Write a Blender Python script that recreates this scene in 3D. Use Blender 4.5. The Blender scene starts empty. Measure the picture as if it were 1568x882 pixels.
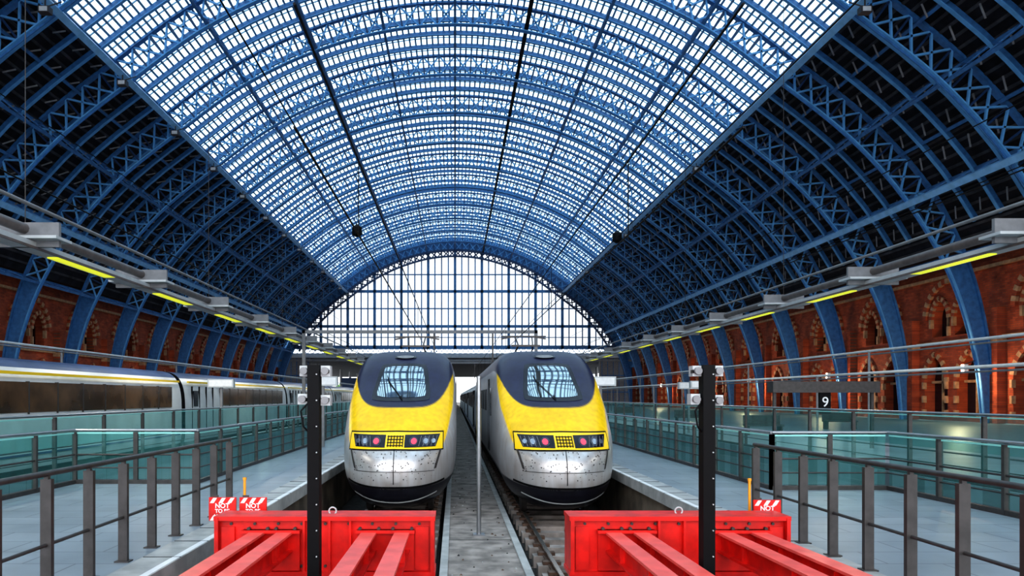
import bpy, math, random, bisect
from mathutils import Vector, Matrix
from mathutils.geometry import tessellate_polygon
random.seed(4)
E=2.85; P=1.0; D=147.0; BAY=8.93
sc=bpy.context.scene
try: sc.view_settings.view_transform='Standard'
except Exception: pass
for lk in ('Medium High Contrast','High Contrast'):
    try:
        sc.view_settings.look=lk; print('LOOK',lk); break
    except Exception as ex_: print('nolook',lk)

# ---------------------------------------------------------------- materials
def mat(name,col,rough=.5,metal=0.,noise=0.,nscale=5.,col2=None,emit=None,es=0.,bump=0.,spec=.5):
    m=bpy.data.materials.new(name); m.use_nodes=True; nt=m.node_tree; b=nt.nodes['Principled BSDF']
    b.inputs['Base Color'].default_value=(*col,1); b.inputs['Roughness'].default_value=rough
    b.inputs['Metallic'].default_value=metal
    b.inputs['Specular IOR Level'].default_value=spec
    if emit: 
        b.inputs['Emission Color'].default_value=(*emit,1); b.inputs['Emission Strength'].default_value=es
    tc=nt.nodes.new('ShaderNodeTexCoord'); n=nt.nodes.new('ShaderNodeTexNoise')
    n.inputs['Scale'].default_value=nscale; n.inputs['Detail'].default_value=5
    nt.links.new(tc.outputs['Object'],n.inputs['Vector'])
    r=nt.nodes.new('ShaderNodeValToRGB'); r.color_ramp.elements[0].position=.35; r.color_ramp.elements[1].position=.65
    c2=col2 if col2 else tuple(c*(1-noise) for c in col)
    r.color_ramp.elements[0].color=(*c2,1); r.color_ramp.elements[1].color=(*col,1)
    nt.links.new(n.outputs['Fac'],r.inputs['Fac']); nt.links.new(r.outputs['Color'],b.inputs['Base Color'])
    if bump>0:
        bp=nt.nodes.new('ShaderNodeBump'); bp.inputs['Strength'].default_value=bump
        nt.links.new(n.outputs['Fac'],bp.inputs['Height']); nt.links.new(bp.outputs['Normal'],b.inputs['Normal'])
    return m
def brickmat(name,c1,c2,mortar,scale,axes,bw=.5,rh=.25,ms=.02,rough=.8,dirt=.5):
    m=bpy.data.materials.new(name); m.use_nodes=True; nt=m.node_tree; b=nt.nodes['Principled BSDF']
    tc=nt.nodes.new('ShaderNodeTexCoord'); s=nt.nodes.new('ShaderNodeSeparateXYZ'); c=nt.nodes.new('ShaderNodeCombineXYZ')
    nt.links.new(tc.outputs['Object'],s.inputs[0])
    nt.links.new(s.outputs[axes[0]],c.inputs[0]); nt.links.new(s.outputs[axes[1]],c.inputs[1])
    t=nt.nodes.new('ShaderNodeTexBrick'); nt.links.new(c.outputs[0],t.inputs['Vector'])
    t.inputs['Color1'].default_value=(*c1,1); t.inputs['Color2'].default_value=(*c2,1); t.inputs['Mortar'].default_value=(*mortar,1)
    t.inputs['Scale'].default_value=scale; t.inputs['Brick Width'].default_value=bw; t.inputs['Row Height'].default_value=rh
    t.inputs['Mortar Size'].default_value=ms
    n=nt.nodes.new('ShaderNodeTexNoise'); n.inputs['Scale'].default_value=1.1; n.inputs['Detail'].default_value=6
    nt.links.new(tc.outputs['Object'],n.inputs['Vector'])
    mx=nt.nodes.new('ShaderNodeMix'); mx.data_type='RGBA'; mx.blend_type='MULTIPLY'; mx.inputs[0].default_value=dirt
    r=nt.nodes.new('ShaderNodeValToRGB'); r.color_ramp.elements[0].position=.3; r.color_ramp.elements[1].position=.7
    r.color_ramp.elements[0].color=(.4,.4,.4,1)
    nt.links.new(n.outputs['Fac'],r.inputs['Fac'])
    nt.links.new(t.outputs['Color'],mx.inputs[6]); nt.links.new(r.outputs['Color'],mx.inputs[7])
    nt.links.new(mx.outputs[2],b.inputs['Base Color']); b.inputs['Roughness'].default_value=rough
    return m
def glassmat(name,tint,diff,fd,fg=.08,rough=.05):
    m=bpy.data.materials.new(name); m.use_nodes=True; nt=m.node_tree; nt.nodes.clear()
    o=nt.nodes.new('ShaderNodeOutputMaterial'); t=nt.nodes.new('ShaderNodeBsdfTransparent'); t.inputs[0].default_value=(*tint,1)
    d=nt.nodes.new('ShaderNodeBsdfDiffuse'); d.inputs[0].default_value=(*diff,1)
    g=nt.nodes.new('ShaderNodeBsdfGlossy'); g.inputs['Roughness'].default_value=rough
    a=nt.nodes.new('ShaderNodeMixShader'); a.inputs[0].default_value=fd
    b=nt.nodes.new('ShaderNodeMixShader'); b.inputs[0].default_value=fg
    nt.links.new(t.outputs[0],a.inputs[1]); nt.links.new(d.outputs[0],a.inputs[2])
    nt.links.new(a.outputs[0],b.inputs[1]); nt.links.new(g.outputs[0],b.inputs[2]); nt.links.new(b.outputs[0],o.inputs[0])
    return m
M={}
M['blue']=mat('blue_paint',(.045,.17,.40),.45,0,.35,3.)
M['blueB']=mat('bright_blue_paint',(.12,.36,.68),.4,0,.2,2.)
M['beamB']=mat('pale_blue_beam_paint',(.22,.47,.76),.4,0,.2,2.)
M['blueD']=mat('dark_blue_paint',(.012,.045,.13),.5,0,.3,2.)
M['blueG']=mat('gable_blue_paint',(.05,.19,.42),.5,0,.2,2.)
M['bar']=mat('glazing_bar',(.16,.33,.50),.5,0,.2,2.)
M['plank']=mat('roof_boards',(.020,.020,.026),.8,0,.5,1.2,spec=.2)
M['board']=mat('roof_battens',(.07,.07,.08),.8,0,.5,1.2,spec=.2)
M['brk']=mat('roof_brackets',(.24,.24,.25),.6,0,.3,3)
M['glaz']=glassmat('roof_glass',(.46,.62,.72),(.7,.8,.9),.0,.03)
M['glazW']=glassmat('gable_glass',(.31,.315,.32),(.7,.8,.9),.0,.03)
M['teal']=glassmat('green_glass',(.58,.86,.83),(.12,.50,.48),.13,.10)
M['tealrim']=mat('glass_edge',(.30,.72,.66),.3,0,.1,3)
M['steel']=mat('dark_steel',(.065,.058,.057),.45,.3,.3,8)
M['rail']=mat('stainless_rail',(.38,.39,.41),.3,.8,.1,8)
M['grey']=mat('grey_paint',(.22,.22,.23),.5,0,.2,4)
M['pipe']=mat('brown_pipe',(.15,.12,.11),.4,0,.3,4)
M['lgrey']=mat('light_grey',(.52,.54,.55),.5,0,.15,3)
M['black']=mat('black_paint',(.004,.004,.005),.6,0,.2,8,spec=.15)
M['white']=mat('white_paint',(.8,.8,.8),.4,0,.1,8)
M['red']=mat('red_paint',(.80,.010,.006),.38,0,.35,5)
M['redLit']=mat('lit_top_red_paint',(.92,.13,.11),.35,0,.2,5)  # same red made paler: light on the buffer arm tops put into the colour
M['yl']=mat('yellow_lightpanel',(.8,.8,.05),.5,emit=(.75,.80,.03),es=.75)
M['conc']=mat('track_concrete',(.36,.31,.28),.8,0,.6,2.5,bump=.3)
M['concD']=mat('dark_track_bed',(.035,.032,.03),.9,0,.6,6,bump=.4)
M['pitw']=mat('pit_wall',(.20,.16,.12),.8,0,.7,1.2,bump=.3)
M['cope']=mat('coping_stone',(.44,.44,.43),.5,0,.35,3)
M['pave']=brickmat('platform_paving',(.28,.32,.36),(.24,.28,.32),(.14,.16,.18),1.,(0,1),1.2,.6,.012,.40,.4)
M['brick']=brickmat('red_brick',(.58,.10,.028),(.36,.05,.016),(.22,.09,.05),1.,(1,2),.45,.15,.012,.8,.85)
M['cream']=mat('cream_stone',(.55,.32,.17),.7,0,.4,3)
M['dglass']=mat('dark_window',(.010,.012,.018),.15,0,.3,3)
M['brown']=mat('brown_train_window',(.13,.07,.035),.15,0,.75,.9)
M['rust']=mat('rusty_rail',(.14,.085,.06),.5,.4,.4,10)
M['railtop']=mat('polished_rail',(.5,.48,.46),.25,.9,.1,10)
M['green']=mat('foliage',(.12,.30,.04),.8,0,.6,1.5)
M['orange']=mat('orange_paint',(.9,.35,.02),.4)
M['scr']=mat('windscreen_glass',(.34,.40,.44),.03,.9,.1,2)
M['trnblack']=mat('train_black',(.010,.010,.018),.2,0,.2,5,spec=.3)
M['lens']=mat('lamp_lens',(.03,.03,.05),.05,0,.1,5)
M['lamp']=mat('lamp_reflector',(.4,.42,.48),.15,.8,.1,5)
M['pink']=mat('tail_lamp',(.7,.04,.08),.2,emit=(1,.07,.13),es=.55)
M['yellow']=mat('train_yellow_detail',(.92,.60,.005),.4)
M['cwhite']=mat('carriage_white',(.70,.70,.70),.35,0,.15,1.5)
M['cnavy']=mat('carriage_roof_navy',(.06,.09,.20),.4,0,.3,1.5)
def trainmat():
    m=bpy.data.materials.new('train_livery'); m.use_nodes=True; nt=m.node_tree; b=nt.nodes['Principled BSDF']
    a=nt.nodes.new('ShaderNodeVertexColor'); a.layer_name='Col'
    tc=nt.nodes.new('ShaderNodeTexCoord')
    def layer(prev,scale,vec,p0,p1,col,fac,detail=6):
        mp=nt.nodes.new('ShaderNodeMapping'); mp.inputs['Scale'].default_value=vec
        nt.links.new(tc.outputs['Object'],mp.inputs['Vector'])
        n=nt.nodes.new('ShaderNodeTexNoise'); n.inputs['Scale'].default_value=scale; n.inputs['Detail'].default_value=detail
        nt.links.new(mp.outputs[0],n.inputs['Vector'])
        r=nt.nodes.new('ShaderNodeValToRGB'); r.color_ramp.elements[0].position=p0; r.color_ramp.elements[1].position=p1
        r.color_ramp.elements[0].color=(*col,1); nt.links.new(n.outputs['Fac'],r.inputs['Fac'])
        x=nt.nodes.new('ShaderNodeMix'); x.data_type='RGBA'; x.blend_type='MULTIPLY'; x.inputs[0].default_value=fac
        nt.links.new(prev,x.inputs[6]); nt.links.new(r.outputs[0],x.inputs[7]); return x.outputs[2]
    o=layer(a.outputs[0],26,(1,1,1),.25,.32,(.40,.30,.24),.5,5)
    o=layer(o,1.7,(1,1,1),.3,.65,(.80,.75,.70),.7)
    o=layer(o,2.4,(3.5,3.5,.5),.35,.60,(.74,.66,.60),.5)
    nt.links.new(o,b.inputs['Base Color'])
    # bare-metal areas (alpha of the colour attribute) are metallic
    mt=nt.nodes.new('ShaderNodeMath'); mt.operation='MULTIPLY'; mt.inputs[1].default_value=.55
    nt.links.new(a.outputs['Alpha'],mt.inputs[0]); nt.links.new(mt.outputs[0],b.inputs['Metallic'])
    b.inputs['Roughness'].default_value=.33; b.inputs['Specular IOR Level'].default_value=.25
    return m
M['train']=trainmat()

# ---------------------------------------------------------------- mesh builder
class MB:
    def __init__(s): s.v=[];s.f=[];s.m=[];s.mats=[];s.sm=[]
    def mi(s,k):
        if k not in s.mats: s.mats.append(k)
        return s.mats.index(k)
    def add(s,vs,fs,k,smooth=False):
        o=len(s.v); s.v+= [tuple(v) for v in vs]; i=s.mi(k)
        for f in fs: s.f.append(tuple(o+j for j in f)); s.m.append(i); s.sm.append(smooth)
    def box(s,x0,x1,y0,y1,z0,z1,k):
        s.add([(x0,y0,z0),(x1,y0,z0),(x1,y1,z0),(x0,y1,z0),(x0,y0,z1),(x1,y0,z1),(x1,y1,z1),(x0,y1,z1)],
              [(0,3,2,1),(4,5,6,7),(0,1,5,4),(1,2,6,5),(2,3,7,6),(3,0,4,7)],k)
    def beam(s,p,q,w,h,k,up=(0,0,1)):
        p=Vector(p);q=Vector(q);d=(q-p)
        if d.length<1e-6: return
        d.normalize(); up=Vector(up)
        if abs(d.dot(up.normalized()))>.99: up=Vector((0,1,0)) if abs(d.y)<.9 else Vector((1,0,0))
        a=d.cross(up).normalized()*w/2; b=a.cross(d).normalized()*h/2
        s.add([p-a-b,p+a-b,p+a+b,p-a+b,q-a-b,q+a-b,q+a+b,q-a+b],
              [(0,3,2,1),(4,5,6,7),(0,1,5,4),(1,2,6,5),(2,3,7,6),(3,0,4,7)],k)
    def cyl(s,p,q,r,k,n=10,r2=None):
        p=Vector(p);q=Vector(q);d=(q-p).normalized(); up=Vector((0,0,1)) if abs(d.z)<.9 else Vector((0,1,0))
        a=d.cross(up).normalized(); b=a.cross(d).normalized(); r2=r if r2 is None else r2
        vs=[p+(a*math.cos(t)+b*math.sin(t))*r for t in [2*math.pi*i/n for i in range(n)]]
        vs+=[q+(a*math.cos(t)+b*math.sin(t))*r2 for t in [2*math.pi*i/n for i in range(n)]]
        s.add(vs,[(i,(i+1)%n,n+(i+1)%n,n+i) for i in range(n)],k,True)
        s.add(vs[:n],[tuple(range(n))],k); s.add(vs[n:],[tuple(range(n))],k)
    def mesh(s,name):
        me=bpy.data.meshes.new(name); me.from_pydata(s.v,[],s.f)
        for k in s.mats: me.materials.append(M[k])
        me.polygons.foreach_set('material_index',s.m); me.polygons.foreach_set('use_smooth',s.sm); me.update(); return me
    def obj(s,name,parent=None,loc=(0,0,0)): return mk(name,s.mesh(name),parent,loc)
def mk(name,me,parent=None,loc=(0,0,0)):
    o=bpy.data.objects.new(name,me); sc.collection.objects.link(o); o.location=loc
    if parent: o.parent=parent
    return o
def empty(name,loc=(0,0,0)): return mk(name,None,None,loc)

# ---------------------------------------------------------------- roof profile
ctrl=[(0,30.5),(6,29.9),(12,28.1),(17.5,25.4),(22.5,21.8),(27.5,17.8),(31.4,13.4),(34.3,8.4),(36.0,3.0),(36.6,-1.85)]
full=[(-x,z) for x,z in ctrl[:0:-1]]+ctrl
def cr(pts,n=24):
    out=[];q=[(2*pts[0][0]-pts[1][0],2*pts[0][1]-pts[1][1])]+pts+[(2*pts[-1][0]-pts[-2][0],2*pts[-1][1]-pts[-2][1])]
    for i in range(1,len(q)-2):
        p0,p1,p2,p3=q[i-1:i+3]
        for j in range(n):
            t=j/n
            out.append(tuple(.5*((2*p1[a])+(-p0[a]+p2[a])*t+(2*p0[a]-5*p1[a]+4*p2[a]-p3[a])*t*t+(-p0[a]+3*p1[a]-3*p2[a]+p3[a])*t**3) for a in (0,1)))
    out.append(pts[-1]); return out
dense=cr(full); cum=[0]
for a,b in zip(dense,dense[1:]): cum.append(cum[-1]+math.dist(a,b))
L=cum[-1]
def at(s):
    s=max(0,min(L,s))
    i=min(max(bisect.bisect(cum,s)-1,0),len(dense)-2)
    t=(s-cum[i])/(cum[i+1]-cum[i]); a,b=dense[i],dense[i+1]
    x=a[0]+(b[0]-a[0])*t; z=a[1]+(b[1]-a[1])*t
    j0=max(i-6,0); j1=min(i+7,len(dense)-1)
    dx=dense[j1][0]-dense[j0][0]; dz=dense[j1][1]-dense[j0][1]; l=math.hypot(dx,dz)
    return x,z,-dz/l,dx/l
def pt(s,off,y):
    x,z,nx,nz=at(s); return (x+nx*off,y,z+nz*off+E)
def s_of_x(x):
    for i in range(len(dense)-1):
        if dense[i][0]<=x<=dense[i+1][0]:
            t=(x-dense[i][0])/(dense[i+1][0]-dense[i][0]+1e-9); return cum[i]+t*(cum[i+1]-cum[i])
    return 0
def zarch(x): return at(s_of_x(x))[1]
def dep(s):
    z=at(s)[1]; return 1.8 if z>13 else max(.7,.7+1.1*z/13)
roof=empty('arched_train_shed_roof')
rb=MB(); N=74
for i in range(N):
    s0=L*i/N; s1=L*(i+1)/N; sm_=(s0+s1)/2
    a0=pt(s0,0,0);a1=pt(s1,0,0);b0=pt(s0,dep(s0),0);b1=pt(s1,dep(s1),0);am=pt(sm_,0,0);bm=pt(sm_,dep(sm_),0)
    nx=Vector(b0)-Vector(a0)
    hi=at(sm_)[1]>9
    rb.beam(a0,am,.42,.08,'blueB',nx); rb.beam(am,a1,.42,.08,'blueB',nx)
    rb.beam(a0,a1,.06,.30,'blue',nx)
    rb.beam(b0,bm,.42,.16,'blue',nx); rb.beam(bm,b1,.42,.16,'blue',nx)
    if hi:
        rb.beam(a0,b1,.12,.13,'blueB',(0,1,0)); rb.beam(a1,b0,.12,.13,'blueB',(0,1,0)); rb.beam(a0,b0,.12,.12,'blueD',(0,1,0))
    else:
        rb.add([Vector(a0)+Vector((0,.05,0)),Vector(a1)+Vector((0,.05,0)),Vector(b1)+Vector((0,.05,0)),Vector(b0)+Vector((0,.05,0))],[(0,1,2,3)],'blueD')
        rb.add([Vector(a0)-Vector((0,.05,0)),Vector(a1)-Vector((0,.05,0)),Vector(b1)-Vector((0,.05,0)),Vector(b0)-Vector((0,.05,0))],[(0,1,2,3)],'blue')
rme=rb.mesh('rib_truss')
ribY=[D-BAY*k for k in range(19)]
for k,y in enumerate(ribY): mk('rib_truss_%d'%(k+1),rme,roof,(0,y,0))
Y0=ribY[-1]; Y1=D
rf=MB(); N2=56
for i in range(N2):
    s0=L*i/N2; s1=L*(i+1)/N2
    if at(s0)[1]<9.3 or at(s1)[1]<9.3: continue
    nr_=Vector(pt(s0,1,0))-Vector(pt(s0,0,0))
    rf.beam(pt(s0,1.66,0),pt(s1,1.66,0),.12,.34,'blue',nr_)
    rf.beam(pt(s0,1.48,0),pt(s1,1.48,0),.24,.05,'blueB',nr_)
rfm=rf.mesh('rafter')
rf2=MB()
for i in range(N2):
    s0=L*i/N2; s1=L*(i+1)/N2
    if abs(at(s0)[0])>23 or abs(at(s1)[0])>23: 
        if at(s0)[1]<9.3 or at(s1)[1]<9.3: continue
        sm_=(s0+s1)/2; rf2.beam(pt(sm_-.35,1.75,0),pt(sm_+.35,1.35,0),.05,.09,'brk'); continue
    nr_=Vector(pt(s0,1,0))-Vector(pt(s0,0,0))
    rf2.beam(pt(s0,1.84,0),pt(s1,1.84,0),.06,.08,'bar',nr_)
rfm2=rf2.mesh('light_rafter'); n=0
for k in range(18):
    for j in range(1,8):
        n+=1
        if j%2==0: mk('rafter_%d'%n,rfm,roof,(0,ribY[k]-BAY*j/8,0))
        else: mk('light_rafter_%d'%n,rfm2,roof,(0,ribY[k]-BAY*j/8,0))
pu=MB()
for x in (0,5.8,11.4,17.1,22.5,25.1,27.6,29.6,31.4,33.9):
    for sg in ((1,-1) if x else (1,)):
        s=s_of_x(sg*x); nrm=Vector((at(s)[2],0,at(s)[3]))
        big=x in (22.5,31.4); sec=x in (25.1,29.6)
        w=.42 if big else (.34 if x*sg==5.8 else .2)
        pu.beam(pt(s,1.6,Y0),pt(s,1.6,Y1),.2,.14,'blue',nrm)
        if sec: continue
        lo=-.1 if big else .12
        pu.beam(pt(s,lo,Y0),pt(s,lo,Y1),w,.34 if big else .16,'beamB' if big else ('black' if x*sg==5.8 else 'blue'),nrm)
        q=BAY/4; ny=int((Y1-Y0)/q)
        for i in range(ny):
            ya=Y0+i*q; yb=ya+q
            pu.beam(pt(s,.12,ya),pt(s,1.6,yb),.08,.08,'blue'); pu.beam(pt(s,1.6,ya),pt(s,.12,yb),.08,.08,'blue')
pu.obj('longitudinal_purlins',roof)
sL=s_of_x(-22.5); sR=s_of_x(22.5)
gb=MB(); nb=int((sR-sL)/.48)
for i in range(nb+1):
    s=sL+(sR-sL)*i/nb
    nrm=Vector((at(s)[2],0,at(s)[3]))
    gb.beam(pt(s,1.88,Y0),pt(s,1.88,Y1),.16,.10,'bar',nrm)
gb.obj('glazing_bars',roof)
gp=MB(); n=40
for i in range(n):
    a=sL+(sR-sL)*i/n; b=sL+(sR-sL)*(i+1)/n
    gp.add([pt(a,1.97,Y0),pt(b,1.97,Y0),pt(b,1.97,Y1),pt(a,1.97,Y1)],[(0,1,2,3)],'glaz')
gp.obj('glass_panes',roof)
bd=MB()
for sg in (-1,1):
    e0=s_of_x(22.5*sg); 
    xe=[d for d in dense if d[1]>9.3]; xm=max(d[0] for d in xe); e1=s_of_x(xm*sg)
    n=26
    for i in range(n):
        a=e0+(e1-e0)*i/n; b=e0+(e1-e0)*(i+1)/n
        bd.add([pt(a,1.98,Y0),pt(b,1.98,Y0),pt(b,1.98,Y1),pt(a,1.98,Y1)],[(0,1,2,3)],'plank')
        nrm=Vector((at(a)[2],0,at(a)[3]))
        bd.beam(pt(a,1.9,Y0),pt(a,1.9,Y1),.18,.1,'board',nrm)
    pe=pt(e1,1.98,0)
    bd.box(min(pe[0],sg*37.9),max(pe[0],sg*37.9),Y0,Y1,pe[2]-.05,pe[2]+.15,'plank'); WT=pe[2]-.06
bd.obj('boarded_slopes',roof)
fl=MB()
for sg in (-1,1):
    s=s_of_x(22.5*sg)
    for k,y in enumerate(ribY[:-1]):
        if sg>0 and k%3: continue
        x,_,z=pt(s,-.3,y-1.5)
        fl.beam((x,y-1.5,z+.1),(x,y-1.5,z-.35),.06,.06,'steel'); fl.box(x-.3,x+.3,y-1.7,y-1.3,z-.7,z-.35,'steel'); fl.box(x-.22,x+.22,y-1.72,y-1.70,z-.65,z-.4,'lgrey')
        fl.beam((x,y-1.5,z-.35),(x-.9*sg,y-1.5,z-.05),.05,.05,'steel')
fl.obj('roof_floodlights',roof)

# ---------------------------------------------------------------- gable screen
gs=MB(); zb=E+10
def hw(z): return max(d[0] for d in dense if d[1]>=z-E)
for i in range(-24,25):
    x=i*1.4
    zt=zarch(x)+E if abs(x)<36 else 0
    if zt<zb+.3: continue
    maj=i%4==0
    gs.beam((x,D,zb),(x,D,zt+.2),.52 if maj else .24,.4 if maj else .15,'blueG',(0,1,0))
for z,t in ((E+10.3,.8),(E+14.7,.55),(E+22,.55),(E+12.4,.14),(E+18.4,.22),(E+25.5,.2)):
    w=hw(z); gs.box(-w,w,D-.2,D+.2,z-t/2,z+t/2,'blueG')
ps=[(x,D+.1,zarch(x)+E) for x in [hw(zb)*j/30 for j in range(-30,31)]]
gs.add([(-hw(zb),D+.1,zb),(hw(zb),D+.1,zb)]+ps[::-1],[tuple(range(2+len(ps)))],'glazW')
s0=s_of_x(-hw(zb)); s1=s_of_x(hw(zb)); nn=64
for i in range(nn):
    a=s0+(s1-s0)*i/nn; b=s0+(s1-s0)*(i+1)/nn
    nr_=Vector(pt(a,1,0))-Vector(pt(a,0,0))
    gs.beam(pt(a,-1.25,D-.5),pt(b,-1.25,D-.5),.5,.32,'blueD',nr_); gs.beam(pt(a,0,D-.5),pt(b,0,D-.5),.5,.45,'blueD',nr_)
    gs.beam(pt(a,-1.25,D-.5),pt(b,0,D-.5),.2,.2,'blueD'); gs.beam(pt(a,0,D-.5),pt(b,-1.25,D-.5),.2,.2,'blueD')
nn=90
for i in range(nn):   # arch spandrel plate closing the rim up to the roof skin
    a=L*i/nn; b=L*(i+1)/nn
    gs.add([pt(a,0,D+.3),pt(b,0,D+.3),pt(b,2.6,D+.3),pt(a,2.6,D+.3)],[(0,1,2,3)],'blueG')
for i in range(-30,30):
    x=i*1.1; gs.beam((x,D-.3,E+9),(x+1.1,D-.3,E+10),.14,.14,'blueB'); gs.beam((x,D-.3,E+10),(x+1.1,D-.3,E+9),.14,.14,'blueB')
gs.obj('window_gable_screen')
ex=MB()
ex.box(-38,38,D+.4,D+1.4,E+8.2,E+9.1,'lgrey'); ex.box(-38,38,D+.1,D+.4,E+7.4,E+7.8,'grey')
ex.box(-45,45,D+1.5,D+115,E+8.6,E+9.2,'lgrey')
for i in range(14):
    y=D+6+i*8; ex.box(-45,45,y,y+.6,E+7.2,E+8.6,'grey')
    for x in (-30,-18,-6.6,10,22,34): 
        if i%2==0: ex.cyl((x,y+.3,P+.01),(x,y+.3,E+7.2),.35,'grey')
ex.obj('concourse_extension_canopy')
for sg,nm in ((-1,'left'),(1,'right')):
    wn=MB(); a,b=sorted((sg*30.5,sg*41)); wn.box(a,b,D+1.6,D+2.4,P+.02,E+8.5,'grey')
    a,b=sorted((sg*22,sg*30)); wn.box(a,b,D+38,D+39,P+.02,E+5,'blueD')
    for i in range(7): wn.box(sg*(31+i*1.2)-.06,sg*(31+i*1.2)+.06,D+1.5,D+1.6,P+.02,E+8.4,'blue')
    for z in (E+1,E+4.5): wn.box(min(sg*31,sg*38.4),max(sg*31,sg*38.4),D+1.4,D+1.6,z-.1,z+.1,'blue')
    wn.obj('wall_end_'+nm)
tr=MB()
for i in range(60):
    x=random.choice([random.uniform(-60,-14),random.uniform(30,60)]); y=D+random.uniform(118,130); r=random.uniform(2,4); z=random.uniform(1,7)
    vs=[];fs=[];nu,nv=8,5
    for a in range(nv+1):
        for b in range(nu):
            th=math.pi*a/nv; ph=2*math.pi*b/nu; rr=r*random.uniform(.8,1.15)
            vs.append((x+rr*math.sin(th)*math.cos(ph),y+rr*math.sin(th)*math.sin(ph),z+rr*math.cos(th)))
    for a in range(nv):
        for b in range(nu): fs.append((a*nu+b,a*nu+(b+1)%nu,(a+1)*nu+(b+1)%nu,(a+1)*nu+b))
    tr.add(vs,fs,'green')
tr.obj('trees')

# ---------------------------------------------------------------- brick side walls
def arch_pts(c,hw_,z0,zs,za,n=8):
    pts=[(c-hw_,z0),(c-hw_,zs)]
    H=za-zs; R=(hw_*hw_+H*H)/(2*hw_); th=math.asin(min(1,H/R))
    for i in range(1,n+1):
        t=th*i/n; pts.append((c-hw_+R-R*math.cos(t),zs+R*math.sin(t)))
    for i in range(n-1,-1,-1):
        t=th*i/n; pts.append((c+hw_-R+R*math.cos(t),zs+R*math.sin(t)))
    pts.append((c+hw_,z0)); return pts
for sg,nm in ((-1,'left'),(1,'right')):
    w=MB(); X=sg*37.6; 
    for k in range(18):
        y1=ribY[k]; y0=y1-BAY; c=(y0+y1)/2
        outer=[(y0,P+.01),(y1,P+.01),(y1,WT),(y0,WT)]
        holes=[arch_pts(c-1.8,1.3,P+.3,4.0,6.2),arch_pts(c+1.8,1.3,P+.3,4.0,6.2),arch_pts(c-1.25,1.0,7.5,8.9,10.5),arch_pts(c+1.25,1.0,7.5,8.9,10.5)]
        allp=[[Vector((a,b,0)) for a,b in pl] for pl in [outer]+holes]
        flat=[p for pl in allp for p in pl]
        tris=tessellate_polygon(allp)
        w.add([(X,p.x,p.y) for p in flat],[tuple(t) for t in tris],'brick')
        for h in holes:
            nn=len(h); vs=[(X,a,b) for a,b in h]+[(X+sg*.8,a,b) for a,b in h]
            w.add(vs,[(i,(i+1)%nn,nn+(i+1)%nn,nn+i) for i in range(nn)],'brick')
            w.add([(X+sg*.8,a,b) for a,b in h],[tuple(range(nn))],'dglass')
            for i in range(nn-1):
                a=Vector((X-sg*.06,*h[i])); b=Vector((X-sg*.06,*h[i+1])); 
                if (b-a).length>1.2:
                    m_=int((b-a).length/.5)
                    for j in range(m_):
                        if j%2==0: w.beam(a+(b-a)*j/m_,a+(b-a)*(j+1)/m_,.2,.28,'cream',(1,0,0))
                else: w.beam(a,b,.2,.36,'cream' if i%2 else 'brick',(0,1,0) if abs(b.z-a.z)>abs(b.y-a.y) else (0,0,1))
            yc=sum(a for a,b in h)/nn
            w.box(min(X+sg*.5,X+sg*.62),max(X+sg*.5,X+sg*.62),yc-.07,yc+.07,h[0][1],max(b for a,b in h),'cream')
            if h[0][1]<3: w.box(min(X+sg*.5,X+sg*.62),max(X+sg*.5,X+sg*.62),yc-1.25,yc+1.25,3.9,4.1,'cream')
        ap=arch_pts(c,2.9,7.2,8.9,11.7,12)
        for i in range(1,len(ap)-2):
            a,b=ap[i],ap[i+1]
            w.beam((X-sg*.1,*a),(X-sg*.1,*b),.25,.4,'cream' if i%2 else 'brick',(0,1,0) if abs(b[1]-a[1])>abs(b[0]-a[0]) else (0,0,1))
        w.box(min(X,X-sg*.6),max(X,X-sg*.6),y1-.7,y1+.7,P+.01,9.0,'brick')
        w.box(min(X,X-sg*.66),max(X,X-sg*.66),y1-.8,y1+.8,6.6,7.0,'cream')
    for z in (6.9,11.9): w.box(min(X,X-sg*.25),max(X,X-sg*.25),Y0,Y1,z,z+.22,'cream')
    w.obj('wall_'+nm)

# ---------------------------------------------------------------- floor / platforms
g=MB(); g.box(-90,90,-40,420,-.6,-.35,'concD'); g.obj('ground')
YS=3.6
def slab(m,x0,x1,y0,y1,k='pave',z=P): m.box(x0,x1,y0,y1,-.34,z,k)
LX,RX=-3.15,4.0
fl=MB()
fl.box(-38.4,38.4,-30,YS,-.34,P,'pave'); fl.obj('floor_concourse')
pl=MB()
slab(pl,-5.5,LX-.45,YS,260); slab(pl,-8.1,-5.5,YS,15); slab(pl,-9.5,-8.1,YS,5); slab(pl,-10.2,-9.5,YS,260); slab(pl,-9.5,-5.5,100,260)
pl.box(LX-.45,LX,YS,260,P-.22,P+.004,'cope'); pl.box(LX-.45,LX-.12,YS,260,-.34,P-.22,'pitw')
pl.box(LX-.10,LX-.02,YS,260,P+.004,P+.008,'white')
for i in range(120): pl.box(LX-.44,LX-.005,YS+i*.9,YS+i*.9+.012,P+.004,P+.010,'concD')
pl.box(-10.2,-10.1,YS,260,P,P+.01,'white')
slab(pl,-38.4,-16.3,YS,260)
pl.obj('platform_left')
pr=MB()
slab(pr,RX+.45,6.3,YS,260); slab(pr,6.3,8.6,YS,14); slab(pr,8.6,10.8,YS,5); slab(pr,10.8,38.4,YS,260); slab(pr,6.3,10.8,100,260)
pr.box(RX,RX+.45,YS,260,P-.22,P+.004,'cope'); pr.box(RX+.12,RX+.45,YS,260,-.34,P-.22,'pitw')
pr.box(RX+.02,RX+.10,YS,260,P+.004,P+.008,'white')
for i in range(120): pr.box(RX+.005,RX+.44,YS+i*.9,YS+i*.9+.012,P+.004,P+.010,'concD')
pr.obj('platform_right')
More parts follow.
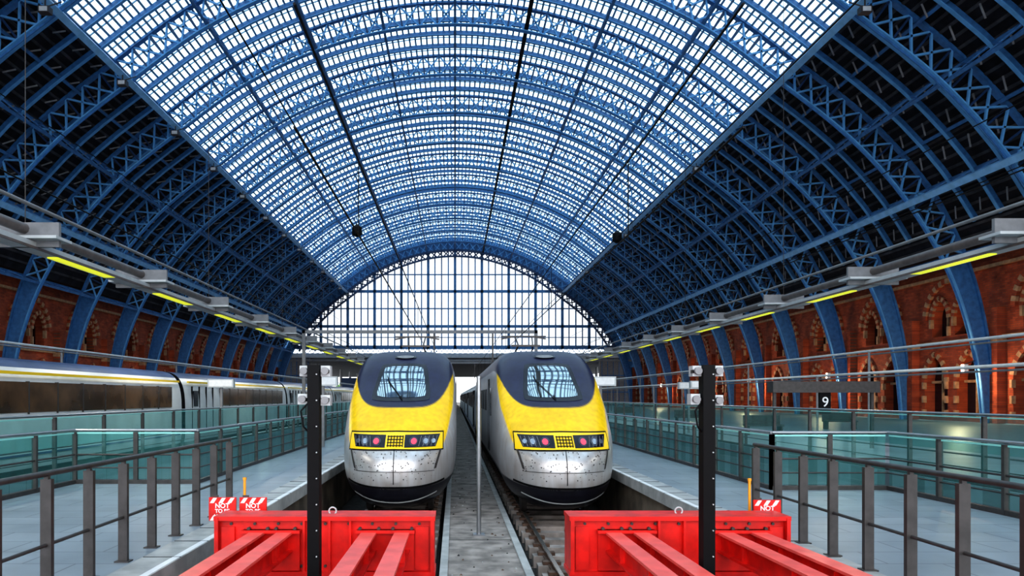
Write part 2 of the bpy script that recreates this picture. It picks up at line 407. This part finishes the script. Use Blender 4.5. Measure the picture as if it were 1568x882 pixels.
for x0,x1 in ((-9.5,-5.5),(6.3,10.8)):
    ub=MB()
    for i in range(20):
        y=6+i*4.7; ub.box(x0+.1,x1-.1,y,y+.4,-.34,-.15,'tealrim'); 
    ub.obj('lower_level_ceiling_beams')  # plain teal ceiling beams of the lower level, not lamps
cw=MB(); cw.box(-.25,1.25,YS,260,-.345,.0,'conc')
cw.box(-.25,-.12,YS,260,0,.04,'cope'); cw.box(1.12,1.25,YS,260,0,.04,'cope')
for i in range(60): cw.box(-.24,1.24,8+i*3.,8.03+i*3.,0,.003,'concD')
cw.obj('centre_walkway')
TA,TB=-1.37,2.46
for tx in (TA,TB,-13.2):
    t=MB()
    for i in range(150):
        y=YS+.5+i*.75; t.box(tx-1.0,tx+1.0,y,y+.26,-.34,-.12,'conc')
    for sg in (-1,1):
        x=tx+sg*.75
        t.box(x-.07,x+.07,YS,250,-.12,-.10,'rust'); t.box(x-.012,x+.012,YS,250,-.10,-.03,'rust'); t.box(x-.035,x+.035,YS,250,-.03,0,'railtop')
        for i in range(60):
            y=YS+.6+i*.75; t.box(x-.16,x+.16,y-.05,y+.10,-.12,-.06,'rust')
    t.obj('railway_track')
cb=MB()
for x,r in ((1.35,.04),(-.32,.03)): cb.cyl((x,YS,-.3+r),(x,140,-.3+r),r,'black',6)
cb.obj('trackside_cables')
db=MB()
for i in range(500):
    x=random.choice([random.uniform(-.2,1.2),random.uniform(1.27,3.4),random.uniform(-2.2,-.3)]); y=random.uniform(8,34)
    r=random.uniform(.012,.035); z=0 if -.25<x<1.25 else -.345
    vs=[(x+r*random.uniform(.6,1.2)*math.cos(a),y+r*random.uniform(.6,1.2)*math.sin(a),z) for a in (0,1.3,2.6,3.8,5)]
    db.add(vs+[(x,y,z+r)],[(0,1,5),(1,2,5),(2,3,5),(3,4,5),(4,0,5)],random.choice(['conc','concD','cope','rust']))
db.obj('trackside_gravel')

# ---------------------------------------------------------------- trains
def lerp_t(tab,x):
    if x<=tab[0][0]: return tab[0][1]
    for (a,b),(c,d) in zip(tab,tab[1:]):
        if x<=c:
            if c-a<1e-9: return d
            t=(x-a)/(c-a); return b+(d-b)*t
    return tab[-1][1]
def smooth_tab(tab): return cr([tuple(p) for p in tab],12)
ZT=smooth_tab([(0,1.22),(.12,1.50),(.4,1.78),(.8,2.05),(1.3,2.33),(2,2.72),(2.8,3.20),(3.5,3.68),(4.2,4.02),(5.0,4.17),(7,4.22),(9,4.22)])
ZB=smooth_tab([(0,.95),(.15,.55),(.5,.33),(1.5,.22),(4,.20),(9,.20)])
ZC=smooth_tab([(0,1.1),(.4,1.2),(1,1.4),(2,1.65),(3.2,1.9),(9,1.9)])
def wd(d): 
    if d>=3.0: return 1.41
    return 1.41*(1-(1-max(d,0)/3.0)**3.0)**(1/2.1)
NL=2.7
def NUf(d): 
    t=max(0,min(1,(d-1.2)/2.4)); return 2.8+2.2*t*t*(3-2*t)
def Ff(d,x,z):
    w=max(wd(d),1e-4); zc=lerp_t(ZC,d)
    if z>=zc: h=lerp_t(ZT,d)-zc; n=NUf(d)
    else: h=zc-lerp_t(ZB,d); n=NL
    return (abs(x)/w)**n+(abs(z-zc)/max(h,1e-4))**n-1
def surf(x,z):
    d=0
    while d<8 and Ff(d,x,z)>0: d+=.05
    lo,hi=max(d-.05,0),d
    for _ in range(12):
        m_=(lo+hi)/2
        if Ff(m_,x,z)>0: lo=m_
        else: hi=m_
    return hi
Yw=(.93,.60,.002,0); SV=(.60,.60,.62,1); DK=(.022,.024,.062,0); BK=(.008,.008,.014,0)
def sst(a,b,x):
    t=max(0,min(1,(x-a)/(b-a))); return t*t*(3-2*t)
def mixc(a,b,t): return tuple(p+(q-p)*t for p,q in zip(a,b))
def tcol(x,z,d):
    front=mixc(SV,Yw,sst(1.66,1.69,z))
    de=.75+(z-1.66)*1.75
    c=mixc(SV,front,1-sst(de-.04,de+.04,d)) if z>1.6 else SV
    zd=2.58+.9*(abs(x)/1.31)**5
    if d>5.6: zd=3.6
    c=mixc(c,DK,sst(zd-.02,zd+.02,z))
    zk=.80+.16*(min(abs(x),1.3)/1.3)**3
    c=mixc(c,BK,1-sst(zk,zk+.03,z))
    return c
def train_front():
    ds=[.0015]+[9*(i/150)**1.9 for i in range(4,151)]+[22.0]
    NT=240; vs=[];cols=[];fs=[]
    for d in ds:
        dd=min(d,9); w=wd(dd); zc=lerp_t(ZC,dd); zt=lerp_t(ZT,dd); zb_=lerp_t(ZB,dd); nu_=NUf(dd)
        for j in range(NT):
            th=2*math.pi*(j+.5)/NT; c,s_=math.cos(th),math.sin(th)
            n=nu_ if s_>=0 else NL; h=(zt-zc) if s_>=0 else (zc-zb_)
            x=w*math.copysign(abs(c)**(2/n),c); z=zc+h*math.copysign(abs(s_)**(2/n),s_)
            vs.append((x,d,z)); cols.append(tcol(x,z,d))
    nr=len(ds)
    for i in range(nr-1):
        for j in range(NT):
            a=i*NT+j;b=i*NT+(j+1)%NT; fs.append((a,b,b+NT,a+NT))
    fs.append(tuple(range(NT))); fs.append(tuple((nr-1)*NT+j for j in range(NT))[::-1])
    me=bpy.data.meshes.new('power_car_body'); me.from_pydata(vs,[],fs); me.materials.append(M['train'])
    at_=me.color_attributes.new('Col','FLOAT_COLOR','POINT')
    for i,c in enumerate(cols): at_.data[i].color=c
    for p in me.polygons: p.use_smooth=True
    import bmesh
    bm=bmesh.new(); bm.from_mesh(me); bmesh.ops.recalc_face_normals(bm,faces=bm.faces); bm.to_mesh(me); bm.free()
    me.update(); return me
def patch(mb,fn,nu,nv,off,k):
    vs=[];fs=[]
    for i in range(nu+1):
        for j in range(nv+1):
            x,z=fn(i/nu,j/nv); vs.append((x,surf(x,z)-off,z))
    for i in range(nu):
        for j in range(nv):
            a=i*(nv+1)+j; fs.append((a,a+nv+1,a+nv+2,a+1))
    mb.add(vs,fs,k,True)
def front_details():
    m=MB()
    def ws(hb,ht,z0,z1):
        def f(u,v):
            e=1-.10*abs(2*u-1)**4
            zz=z0+(z1-z0)*(v*e+ (1-e)*.5)
            h=hb+(ht-hb)*v; h*=1-.05*abs(2*v-1)**6
            return ((2*u-1)*h,zz)
        return f
    patch(m,ws(.76,.62,2.74,3.76),24,16,.02,'trnblack')
    patch(m,ws(.64,.52,2.84,3.68),24,16,.035,'scr')
    for (x0,z0,x1,z1) in ((.05,2.78,-.38,3.28),(.05,2.78,.0,2.90),(-.30,3.12,-.42,3.42)):
        patch(m,lambda u,v:(x0+(x1-x0)*u+.014*(v-.5),z0+(z1-z0)*u+.02*(v-.5)),8,1,.07,'black')
    patch(m,lambda u,v:(.30*(v)*math.cos(2*math.pi*u),3.96+.06*v*math.sin(2*math.pi*u)),20,2,.07,'trnblack')
    patch(m,lambda u,v:(.24*(v)*math.cos(2*math.pi*u),3.96+.045*v*math.sin(2*math.pi*u)),20,2,.10,'grey')
    patch(m,lambda u,v:(-1.10+2.20*u, 1.645+.42*v-.02*abs(2*u-1)),30,6,.018,'black')
    patch(m,lambda u,v:(-1.08+2.16*u, 1.675+.36*v-.02*abs(2*u-1)),30,6,.024,'yellow')
    for sg in (-1,1):
        patch(m,lambda u,v:(sg*(.22+(.80-.10*(1-v))*u),1.705+.27*v+.01*u),14,6,.037,'trnblack')
        for cx,r,k in ((.42,.10,'lens'),(.43,.066,'pink'),(.70,.10,'lens'),(.70,.06,'lamp'),(.87,.05,'lamp')):
            patch(m,lambda u,v:(sg*cx+r*v*math.cos(2*math.pi*u),1.84+r*v*math.sin(2*math.pi*u)),14,2,.047 if k=='lens' else .057,k)
        for j in range(5):
            x=.54+j*.09
            patch(m,lambda u,v:(sg*(x+.010*u+.05*v),1.73+.22*v),1,4,.062,'grey')
        patch(m,lambda u,v:(sg*(1.02+.05*u-.13*v),1.66+.02*u-.45*v),1,10,.02,'steel')
    for i in range(6):
        x=-.17+.068*i
        patch(m,lambda u,v:(x+.02*u,1.72+.24*v),1,4,.045,'black')
    for j in range(4): patch(m,lambda u,v:(-.18+.37*u,1.74+.065*j+.018*v),8,1,.05,'black')
    patch(m,lambda u,v:(-.008+.016*u,.90+.76*v),1,14,.012,'black')
    patch(m,lambda u,v:(-.9+1.8*u,1.17+.014*v),30,1,.012,'steel')
    patch(m,lambda u,v:(-1.12+2.24*u,.80+.05*v+.12*abs(2*u-1)**3),40,2,.03,'black')
    patch(m,lambda u,v:(-.95+1.9*u,.46+.03*v+.20*(2*u-1)**2),40,1,.03,'lgrey')
    for i in range(110):
        cx=random.uniform(-.95,.95); cz=random.uniform(.98,1.62); r=random.uniform(.006,.016)
        patch(m,lambda u,v:(cx+r*v*math.cos(2*math.pi*u),cz+r*v*math.sin(2*math.pi*u)),6,1,.012,'steel')
    for sg in (-1,1):
        m.box(sg*1.40-.02,sg*1.40+.02,5.0,5.7,2.3,3.1,'dglass')
        m.box(sg*1.405-.012,sg*1.405+.012,6.2,6.22,1.2,3.4,'black'); m.box(sg*1.405-.012,sg*1.405+.012,6.9,6.92,1.2,3.4,'black')
        for i in range(6): m.box(sg*1.405-.015,sg*1.405+.015,8+i*2,9.3+i*2,2.4,3.1,'steel')
    for yc in (3.6,16.5):
        for sg in (-1,1):
            for dy in (-1.4,1.4): m.cyl((sg*.70,yc+dy,.46),(sg*.83,yc+dy,.46),.46,'steel',20)
    m.box(-.8,.8,9,10.8,4.19,4.27,'steel')
    for sg in (-1,1):
        m.beam((sg*.35,10.6,4.25),(sg*.25,9.2,4.65),.05,.05,'steel'); m.beam((sg*.25,9.2,4.65),(sg*.3,9.9,5.0),.04,.04,'steel')
        m.beam((sg*.8,9.9,4.93),(sg*.3,9.9,5.02),.05,.05,'steel')
    m.box(-.8,.8,9.85,9.95,5.0,5.04,'steel'); m.box(-.5,.5,9.1,9.2,4.6,4.66,'steel')
    return m
def carriage(Lc=18.4,left=False):
    m=MB(); NT=48; prof=[]
    for j in range(NT):
        th=2*math.pi*(j+.5)/NT; c,s_=math.cos(th),math.sin(th); n=3.6 if s_>=0 else 5
        h=2.1 if s_>=0 else 1.4
        prof.append((1.40*math.copysign(abs(c)**(2/n),c),1.75+h*math.copysign(abs(s_)**(2/n),s_)))
    for j in range(NT):
        a=prof[j];b=prof[(j+1)%NT]; zc=(a[1]+b[1])/2
        k='cnavy' if zc>3.5 else ('cwhite' if zc>.8 else 'black')
        m.add([(a[0],0,a[1]),(b[0],0,b[1]),(b[0],Lc,b[1]),(a[0],Lc,a[1])],[(0,1,2,3)],k,True)
    m.add([(x,0,z) for x,z in prof],[tuple(range(NT))],'black'); m.add([(x,Lc,z) for x,z in prof],[tuple(range(NT))],'black')
    for sg in (-1,1):
        X=sg*1.385
        m.box(X-.03,X+.03,.3,Lc-.3,3.34,3.42,'yellow' if left else 'cwhite')
        if left: m.box(X-.035,X+.035,4.6,Lc-1.1,2.30,3.14,'brown')
        else: m.box(X-.03,X+.03,2.2,Lc-2.2,2.2,2.95,'brown')
        for i in range(9): m.box(X-.045,X+.045,4.6+i*1.42,4.65+i*1.42,2.25,3.16,'steel')
        for yy in (.8,1.7,2.6,3.5): m.box(X-.035,X+.035,yy,yy+.03,1.1,3.2,'black')
        m.box(X-.035,X+.035,1.0,1.5,2.3,3.0,'dglass')
        m.box(X-.035,X+.035,.2,Lc-.2,1.1,1.16,'cnavy')
    m.box(-1.0,1.0,-.35,0,.8,3.5,'black')
    for yc in (0,Lc):
        for sg in (-1,1):
            m.cyl((sg*.70,yc-.9 if yc else .9,.46),(sg*.83,yc-.9 if yc else .9,.46),.46,'steel',16)
    m.box(-.9,.9,3,Lc-3,.25,.9,'black')
    return m
body=train_front(); det=front_details().mesh('power_car_front_details'); car=carriage().mesh('carriage'); carL=carriage(18.4,True).mesh('carriage_side')
for tx,ty in ((TA,15.6),(TB,15.4)):
    e=empty('high_speed_train',(tx,ty,0))
    mk('power_car',body,e); mk('front_fittings',det,e)
    for i in range(6): mk('carriage_%d'%(i+1),car,e,(0,22.4+i*18.8,0))
e=empty('passenger_train',(-13.2,12.0,.12))
for i in range(7): mk('carriage_%d'%(i+1),carL,e,(0,i*18.8,0))

# ---------------------------------------------------------------- buffer stops
def buffer():
    m=MB(); y=7.5; z1=E-1.28; z0=E-1.88; w=1.14
    m.box(-w,w,y,y+.30,z0,z1,'red')
    m.box(-w-.03,w+.03,y-.07,y+.33,z1-.03,z1+.015,'red'); m.box(-w-.03,w+.03,y-.07,y+.33,z0-.02,z0+.03,'red')
    for sg in (-1,1):
        m.box(sg*w-.02,sg*w+.02,y-.08,y+.33,z0,z1,'red')
        m.box(sg*1.03-.07,sg*1.03+.07,y-.03,y,z0+.05,z1-.10,'red')
    for x in (-.22,.05,.27): m.box(x-.012,x+.012,y-.06,y,z0+.03,z1-.03,'red')
    for i in range(9):
        x=-1.0+.25*i
        m.cyl((x,y-.02,z1-.07),(x,y+.01,z1-.07),.016,'steel',8); m.cyl((x,y-.02,z0+.08),(x,y+.01,z0+.08),.016,'steel',8)
    for x in (-.71,-.42,.47,.82):
        zt=E-1.53; ye=YS-.6
        m.beam((x,y,zt),(x,ye,zt+.06),.06,.20,'red')
        m.beam((x,y,zt+.088),(x,ye,zt+.148),.16,.025,'redLit')
        m.beam((x,y,zt-.10),(x,ye,zt-.04),.16,.025,'red')
        for b in (-.1,.1): m.cyl((x+b,y-.04,zt+.13),(x+b,y,zt+.13),.018,'steel',8)
        for yy in (4.6,5.8,6.8): m.box(x-.075,x+.075,yy,yy+.015,zt-.09,zt+.09,'red')
    for x in (-.565,.645):
        m.box(x-.30,x+.30,y-.05,y,z0+.04,z1-.13,'red'); m.box(x-.31,x+.31,y-.10,y,z1-.16,z1-.13,'red')
        m.box(x-.32,x+.32,YS-1.0,YS-.5,P,P+.75,'red')
    for sg in (-1,1):
        m.box(sg*.75-.1,sg*.75+.1,y-.2,y+.9,0.0,.16,'red'); m.beam((sg*.75,y+.2,z0),(sg*.75,y+.2,.1),.16,.16,'red'); m.beam((sg*.75,y+.9,.1),(sg*.75,y+.25,z0+.1),.12,.12,'red')
        m.cyl((sg*.85,y+.3,z1-.3),(sg*.85,y+.75,z1-.3),.12,'black',14); m.cyl((sg*.85,y+.75,z1-.3),(sg*.85,y+.82,z1-.3),.24,'black',20)
    m.box(-.85,.85,y+.3,y+.4,.2,.36,'red')
    for i in range(12):
        a=math.pi*2*i/12; b=math.pi*2*(i+1)/12
        m.cyl((.05+.04*math.cos(a),y+.15,z1+.04+.04*math.sin(a)),(.05+.04*math.cos(b),y+.15,z1+.04+.04*math.sin(b)),.009,'lgrey',6)
    return m
for cx in (-1.38,2.38): buffer().obj('buffer_stop',None,(cx,0,0))

def blackpost():
    m=MB(); m.box(-.05,.05,5.95,6.07,-.33,E+.27,'black')
    z=.4
    while z<E+.2:
        m.cyl((.03,5.938,z),(.03,5.952,z),.006,'lgrey',6)
        z+=.22
    for x,zz in ((-.085,.22),(.095,.22),(-.10,-.02),(.095,-.03)):
        m.box(x-.04,x+.04,6.0,6.1,E+zz-.045,E+zz+.045,'lgrey'); m.cyl((x,5.96,E+zz),(x,6.0,E+zz),.032,'grey',12)
    m.box(-.13,.13,6.0,6.04,E+.20,E+.23,'steel'); m.box(-.13,.13,6.0,6.04,E-.04,E-.01,'steel')
    pts=[(-.05,6.0,E-.05),(-.11,5.98,E-.12),(-.09,5.98,E-.25),(-.05,6.0,E-.3)]
    for a,b in zip(pts,pts[1:]): m.cyl(a,b,.008,'black',6)
    return m
blackpost().obj('black_signal_post',None,(-1.20,0,0))
blackpost().obj('black_signal_post',None,(2.15,0,0))
m=MB(); m.cyl((.49,14.5,0),(.49,14.5,E+.38),.045,'rail',14); m.box(.37,.61,14.38,14.62,0,.03,'rail'); m.cyl((.49,14.5,E+.38),(.49,14.5,E+.42),.055,'rail',14); m.obj('grey_post')

def text(body,size,loc,parent,mk_,name):
    c=bpy.data.curves.new(name,'FONT'); c.body=body; c.size=size; c.align_x='CENTER'; c.align_y='CENTER'; c.extrude=.001; c.offset=.002; c.materials.append(M[mk_])
    o=bpy.data.objects.new(name,c); sc.collection.objects.link(o); o.location=loc; o.rotation_euler=(math.pi/2,0,0); o.parent=parent; return o
def sign(x,y,z,w=.31,h=.27):
    e=empty('not_to_be_moved_sign',(x,y,z)); m=MB()
    m.box(-w/2,w/2,0,.02,0,h,'red')
    for i in range(3):
        a=-w/2+.01+i*.10
        for zz in (0,h*.74):
            m.add([(a,-.002,zz+.005),(a+.045,-.002,zz+.005),(a+.085,-.002,zz+h*.24),(a+.04,-.002,zz+h*.24)],[(0,1,2,3)],'white')
    m.box(-w/2+.0,w/2,-.003,0,h*.25,h*.75,'red')
    m.box(-w/2+.03,-w/2+.10,.02,.04,h,h+.02,'steel')
    m.box(-.02,.02,.02,.05,-z-.34+.0,h*.8,'steel')
    m.obj('board',e)
    text('NOT',.075,(0,-.005,h*.64),e,'white','text_1'); text('TO BE',.06,(0,-.005,h*.42),e,'white','text_2'); text('MOVED',.055,(0,-.005,h*.20),e,'white','text_3')
sign(-2.66,8.05,E-1.42); sign(-2.31,8.05,E-1.42); sign(3.57,8.05,E-1.45)
for x,y in ((-2.48,8.3),(3.43,8.2)):
    m=MB(); m.cyl((x,y,-.3),(x,y,E-.98),.016,'orange',10); m.cyl((x,y,E-.98),(x,y,E-.95),.022,'orange',10); m.cyl((x,y,-.34),(x,y,-.28),.08,'orange',12); m.obj('marker_pole')

def railing(x,ys,name):
    m=MB(); 
    for y in ys:
        m.box(x-.05,x+.05,y-.025,y+.025,P,P+1.10,'steel'); m.box(x-.08,x+.08,y-.06,y+.06,P,P+.015,'steel')
        m.box(x-.02,x+.02,y-.02,y+.02,P+1.1,P+1.13,'steel')
    a,b=min(ys),max(ys)
    m.cyl((x,a-.3,P+1.15),(x,b+.05,P+1.15),.028,'steel',10)
    m.cyl((x,a-.3,P+.5),(x,b,P+.5),.018,'steel',8)
    m.obj(name)
railing(-3.72,[4.2+.74*i for i in range(11)],'steel_railing')
railing(4.40,[4.0+.70*i for i in range(10)],'steel_railing')
def balus(segs,h0,h1,name,step=1.5):
    m=MB()
    for (x0,y0,x1,y1) in segs:
        l=math.hypot(x1-x0,y1-y0); n=max(1,round(l/step)); dx=(x1-x0)/n; dy=(y1-y0)/n
        for i in range(n):
            ax,ay=x0+dx*i,y0+dy*i; g0=.04
            p0=(ax+dx*g0,ay+dy*g0); p1=(ax+dx*(1-g0),ay+dy*(1-g0))
            m.add([(*p0,h0),(*p1,h0),(*p1,h1),(*p0,h1)],[(0,1,2,3)],'teal')
            m.box(ax-.045,ax+.045,ay-.03,ay+.03,P,h1+.02,'steel')
            m.beam((*p0,h1),(*p1,h1),.025,.03,'tealrim')
        m.cyl((x0,y0,h1+.06),(x1,y1,h1+.06),.03,'rail',8)
        m.beam((x0,y0,P+.04),(x1,y1,P+.04),.08,.08,'steel')
        m.cyl((x0,y0,P+.62),(x1,y1,P+.62),.02,'steel',6); m.cyl((x0,y0,P+.34),(x1,y1,P+.34),.016,'steel',6)
    m.obj(name)
balus([(-5.5,15,-5.5,100),(-8.1,15,-5.5,15),(-8.1,5,-8.1,15)],P+.1,P+1.08,'glass_balustrade')
balus([(-9.6,5,-9.6,100)],P+.62,P+1.34,'glass_balustrade',2.4)
balus([(6.3,14,6.3,100),(6.3,14,8.6,14),(8.6,5,8.6,14)],P+.1,P+1.08,'glass_balustrade')
balus([(10.9,5,10.9,100)],P+.68,P+1.42,'glass_balustrade',2.4)

def area(name,loc,e,sx,sy,col,parent):
    l=bpy.data.lights.new(name,'AREA'); l.shape='RECTANGLE'; l.size=sx; l.size_y=sy; l.energy=e; l.color=col
    o=bpy.data.objects.new(name,l); sc.collection.objects.link(o); o.location=loc; o.parent=parent
def boom(x,zc,name,sg):
    e=empty(name); m=MB(); Ya,Yb=5,125
    m.cyl((x,Ya,zc+.35),(x,Yb,zc+.35),.13,'pipe',10)
    m.cyl((x-sg*.55,Ya,zc+.75),(x-sg*.55,Yb,zc+.75),.05,'grey',8)
    m.cyl((x+sg*.5,Ya,zc+.15),(x+sg*.5,Yb,zc+.15),.04,'lgrey',8)
    m.box(x-.30,x+.30,Ya,Yb,zc-.10,zc+.02,'lgrey'); m.box(x-sg*.3-.02,x-sg*.3+.02,Ya,Yb,zc-.16,zc-.1,'pipe')
    y=17.2-12.8
    i=0
    while y<Yb:
        m.box(x-.95,x+.95,y-.35,y+.35,zc+.05,zc+.12,'lgrey'); m.box(x-.85,x+.85,y-.05,y+.05,zc-.1,zc+.5,'grey')
        m.box(x-.16,x+.16,y+1.2,y+4.2,zc-.13,zc-.10,'yl')
        if i%2==0: m.cyl((x,y,zc+.4),(x,y,E+zarch(x)),.012,'steel',5)
        if i in (1,3,5,8,12): area('strip_light_%d'%i,(x,y+2.7,zc-.14),150,.3,3,(1,.97,.85),e)
        y+=6.4;i+=1
    m.obj('boom',e)
boom(-10.5,E+3.75,'suspended_light_boom',-1)
boom(14.0,E+3.85,'suspended_light_boom',1)
for x,z in ((-19,E+2.3),(20,E+2.2),(17.5,E+1.0)):
    m=MB(); m.cyl((x,5,z),(x,135,z),.06,'lgrey',8); m.cyl((x+.2,5,z-.15),(x+.2,135,z-.15),.035,'grey',8)
    for i in range(9): m.cyl((x,20+i*14,P),(x,20+i*14,z),.06,'grey',8)
    m.obj('platform_cable_gantry')
m=MB()
for tx in (TA,TB):
    m.cyl((tx,6,5.15),(tx,200,5.15),.012,'black',5); m.cyl((tx,6,6.2),(tx,200,6.2),.014,'black',5)
    for i in range(24): m.cyl((tx,10+i*8,5.15),(tx,10+i*8,6.2),.008,'black',4)
for x,z in ((-7.1,E+12),(12.2,E+12),(-24,E+16),(24,E+12.5),(27,E+11),(-13,E+6.5),(20,E+8)): m.cyl((x,2,z),(x,D-1,z),.03,'black',5)
m.obj('overhead_wires')
for x,y in ((-7.1,51),(12.2,53)):
    m=MB(); z=E+12; m.cyl((x,y,z+.5),(x,y,z+.26),.08,'black',12,.36); m.cyl((x,y,z+.26),(x,y,z-.26),.36,'black',12,.36); m.cyl((x,y,z-.26),(x,y,z-.42),.36,'black',12,.12); m.cyl((x,y,z+.4),(x,y,E+zarch(x)),.012,'black',4); m.obj('hanging_speaker')
m=MB()
for y in (46,88):
    m.box(-10.0,-9.8,y,y+.2,P,7.2,'grey'); m.box(5.2,5.4,y,y+.2,P,7.2,'grey'); m.box(-10,5.4,y,y+.2,7.0,7.2,'grey')
    for tx in (TA,TB): m.box(tx-.05,tx+.05,y,y+.1,5.1,7.0,'steel')
m.obj('overhead_line_portal')
def display(x,y,w=1.1,dk=False):
    m=MB(); m.box(-w/2,w/2,0,.25,E+.40,E+.75,'steel' if dk else 'lgrey'); m.box(-w/2+.06,w/2-.06,-.01,0,E+.45,E+.7,'black' if dk else 'white'); m.box(-.05,.05,.1,.2,P,E+.4,'grey'); m.obj('platform_information_display',None,(x,y,0))
for x,y,dk in ((-4.9,26,0),(-4.6,40,1),(5.4,26,0),(11.6,33,0),(5.3,44,1),(-10.0,30,0) ,(12,36,0)):
    display(x,y,1.1,dk)
e=empty('platform_number_sign',(13.2,25,0)); m=MB()
m.box(-1.9,1.9,0,.5,E+.15,E+.55,'steel'); m.box(-1.8,-1.7,.2,.3,P,E+.2,'steel'); m.box(1.7,1.8,.2,.3,P,E+.2,'steel'); m.box(-.2,.2,.1,.2,E-.6,E+.15,'black'); m.obj('frame',e)
text('9',.5,(0,.09,E-.2),e,'white','number')
for i,(x,y) in enumerate(((15,34),(16,48),(15,62),(-18,40),(22,40))):
    m=MB(); m.box(-.9,.9,0,.5,.42,.50,'steel'); m.box(-.9,.9,.45,.5,.5,.95,'steel')
    for a in (-.8,.8): m.box(a-.04,a+.04,.02,.48,0,.42,'steel')
    m.obj('platform_bench',None,(x,y,P))

# ---------------------------------------------------------------- lights
def point(name,loc,e,col,r=.15):
    l=bpy.data.lights.new(name,'POINT'); l.energy=e; l.color=col; l.shadow_soft_size=r
    o=bpy.data.objects.new(name,l); sc.collection.objects.link(o); o.location=loc; return o
wl=empty('wall_lanterns'); lm=MB()
for sg in (-1,1):
    for k in range(3,14,2):
        y=ribY[k]; x=sg*35.3; lm.box(x-.15,x+.15,y-.15,y+.15,4.6,5.1,'white'); lm.beam((x,y,5.1),(sg*36.4,y,5.5),.06,.06,'steel')
        o=point('lantern_light',(x-sg*.4,y,4.5),600 if sg>0 else 150,(1,.66,.38),.2); o.parent=wl
lm.obj('lantern_bodies',wl)
w=bpy.data.worlds.new('overcast_sky'); sc.world=w; w.use_nodes=True; nt=w.node_tree; bg=nt.nodes['Background']
tc=nt.nodes.new('ShaderNodeTexCoord'); n=nt.nodes.new('ShaderNodeTexNoise'); n.inputs['Scale'].default_value=2.; n.inputs['Detail'].default_value=4
r=nt.nodes.new('ShaderNodeValToRGB'); r.color_ramp.elements[0].position=.35; r.color_ramp.elements[1].position=.65
r.color_ramp.elements[0].color=(.86,.93,1,1); r.color_ramp.elements[1].color=(1,.99,.98,1)
nt.links.new(tc.outputs['Generated'],n.inputs['Vector']); nt.links.new(n.outputs['Fac'],r.inputs['Fac']); nt.links.new(r.outputs[0],bg.inputs['Color'])
bg.inputs['Strength'].default_value=3.6

cam=bpy.data.cameras.new('camera'); co=bpy.data.objects.new('camera',cam); sc.collection.objects.link(co)
co.location=(0,0,E); co.rotation_euler=(math.pi/2,0,0); cam.sensor_width=36; cam.lens=24.75; cam.shift_x=89/1600; cam.shift_y=170/1600; cam.clip_end=1000
sc.camera=co
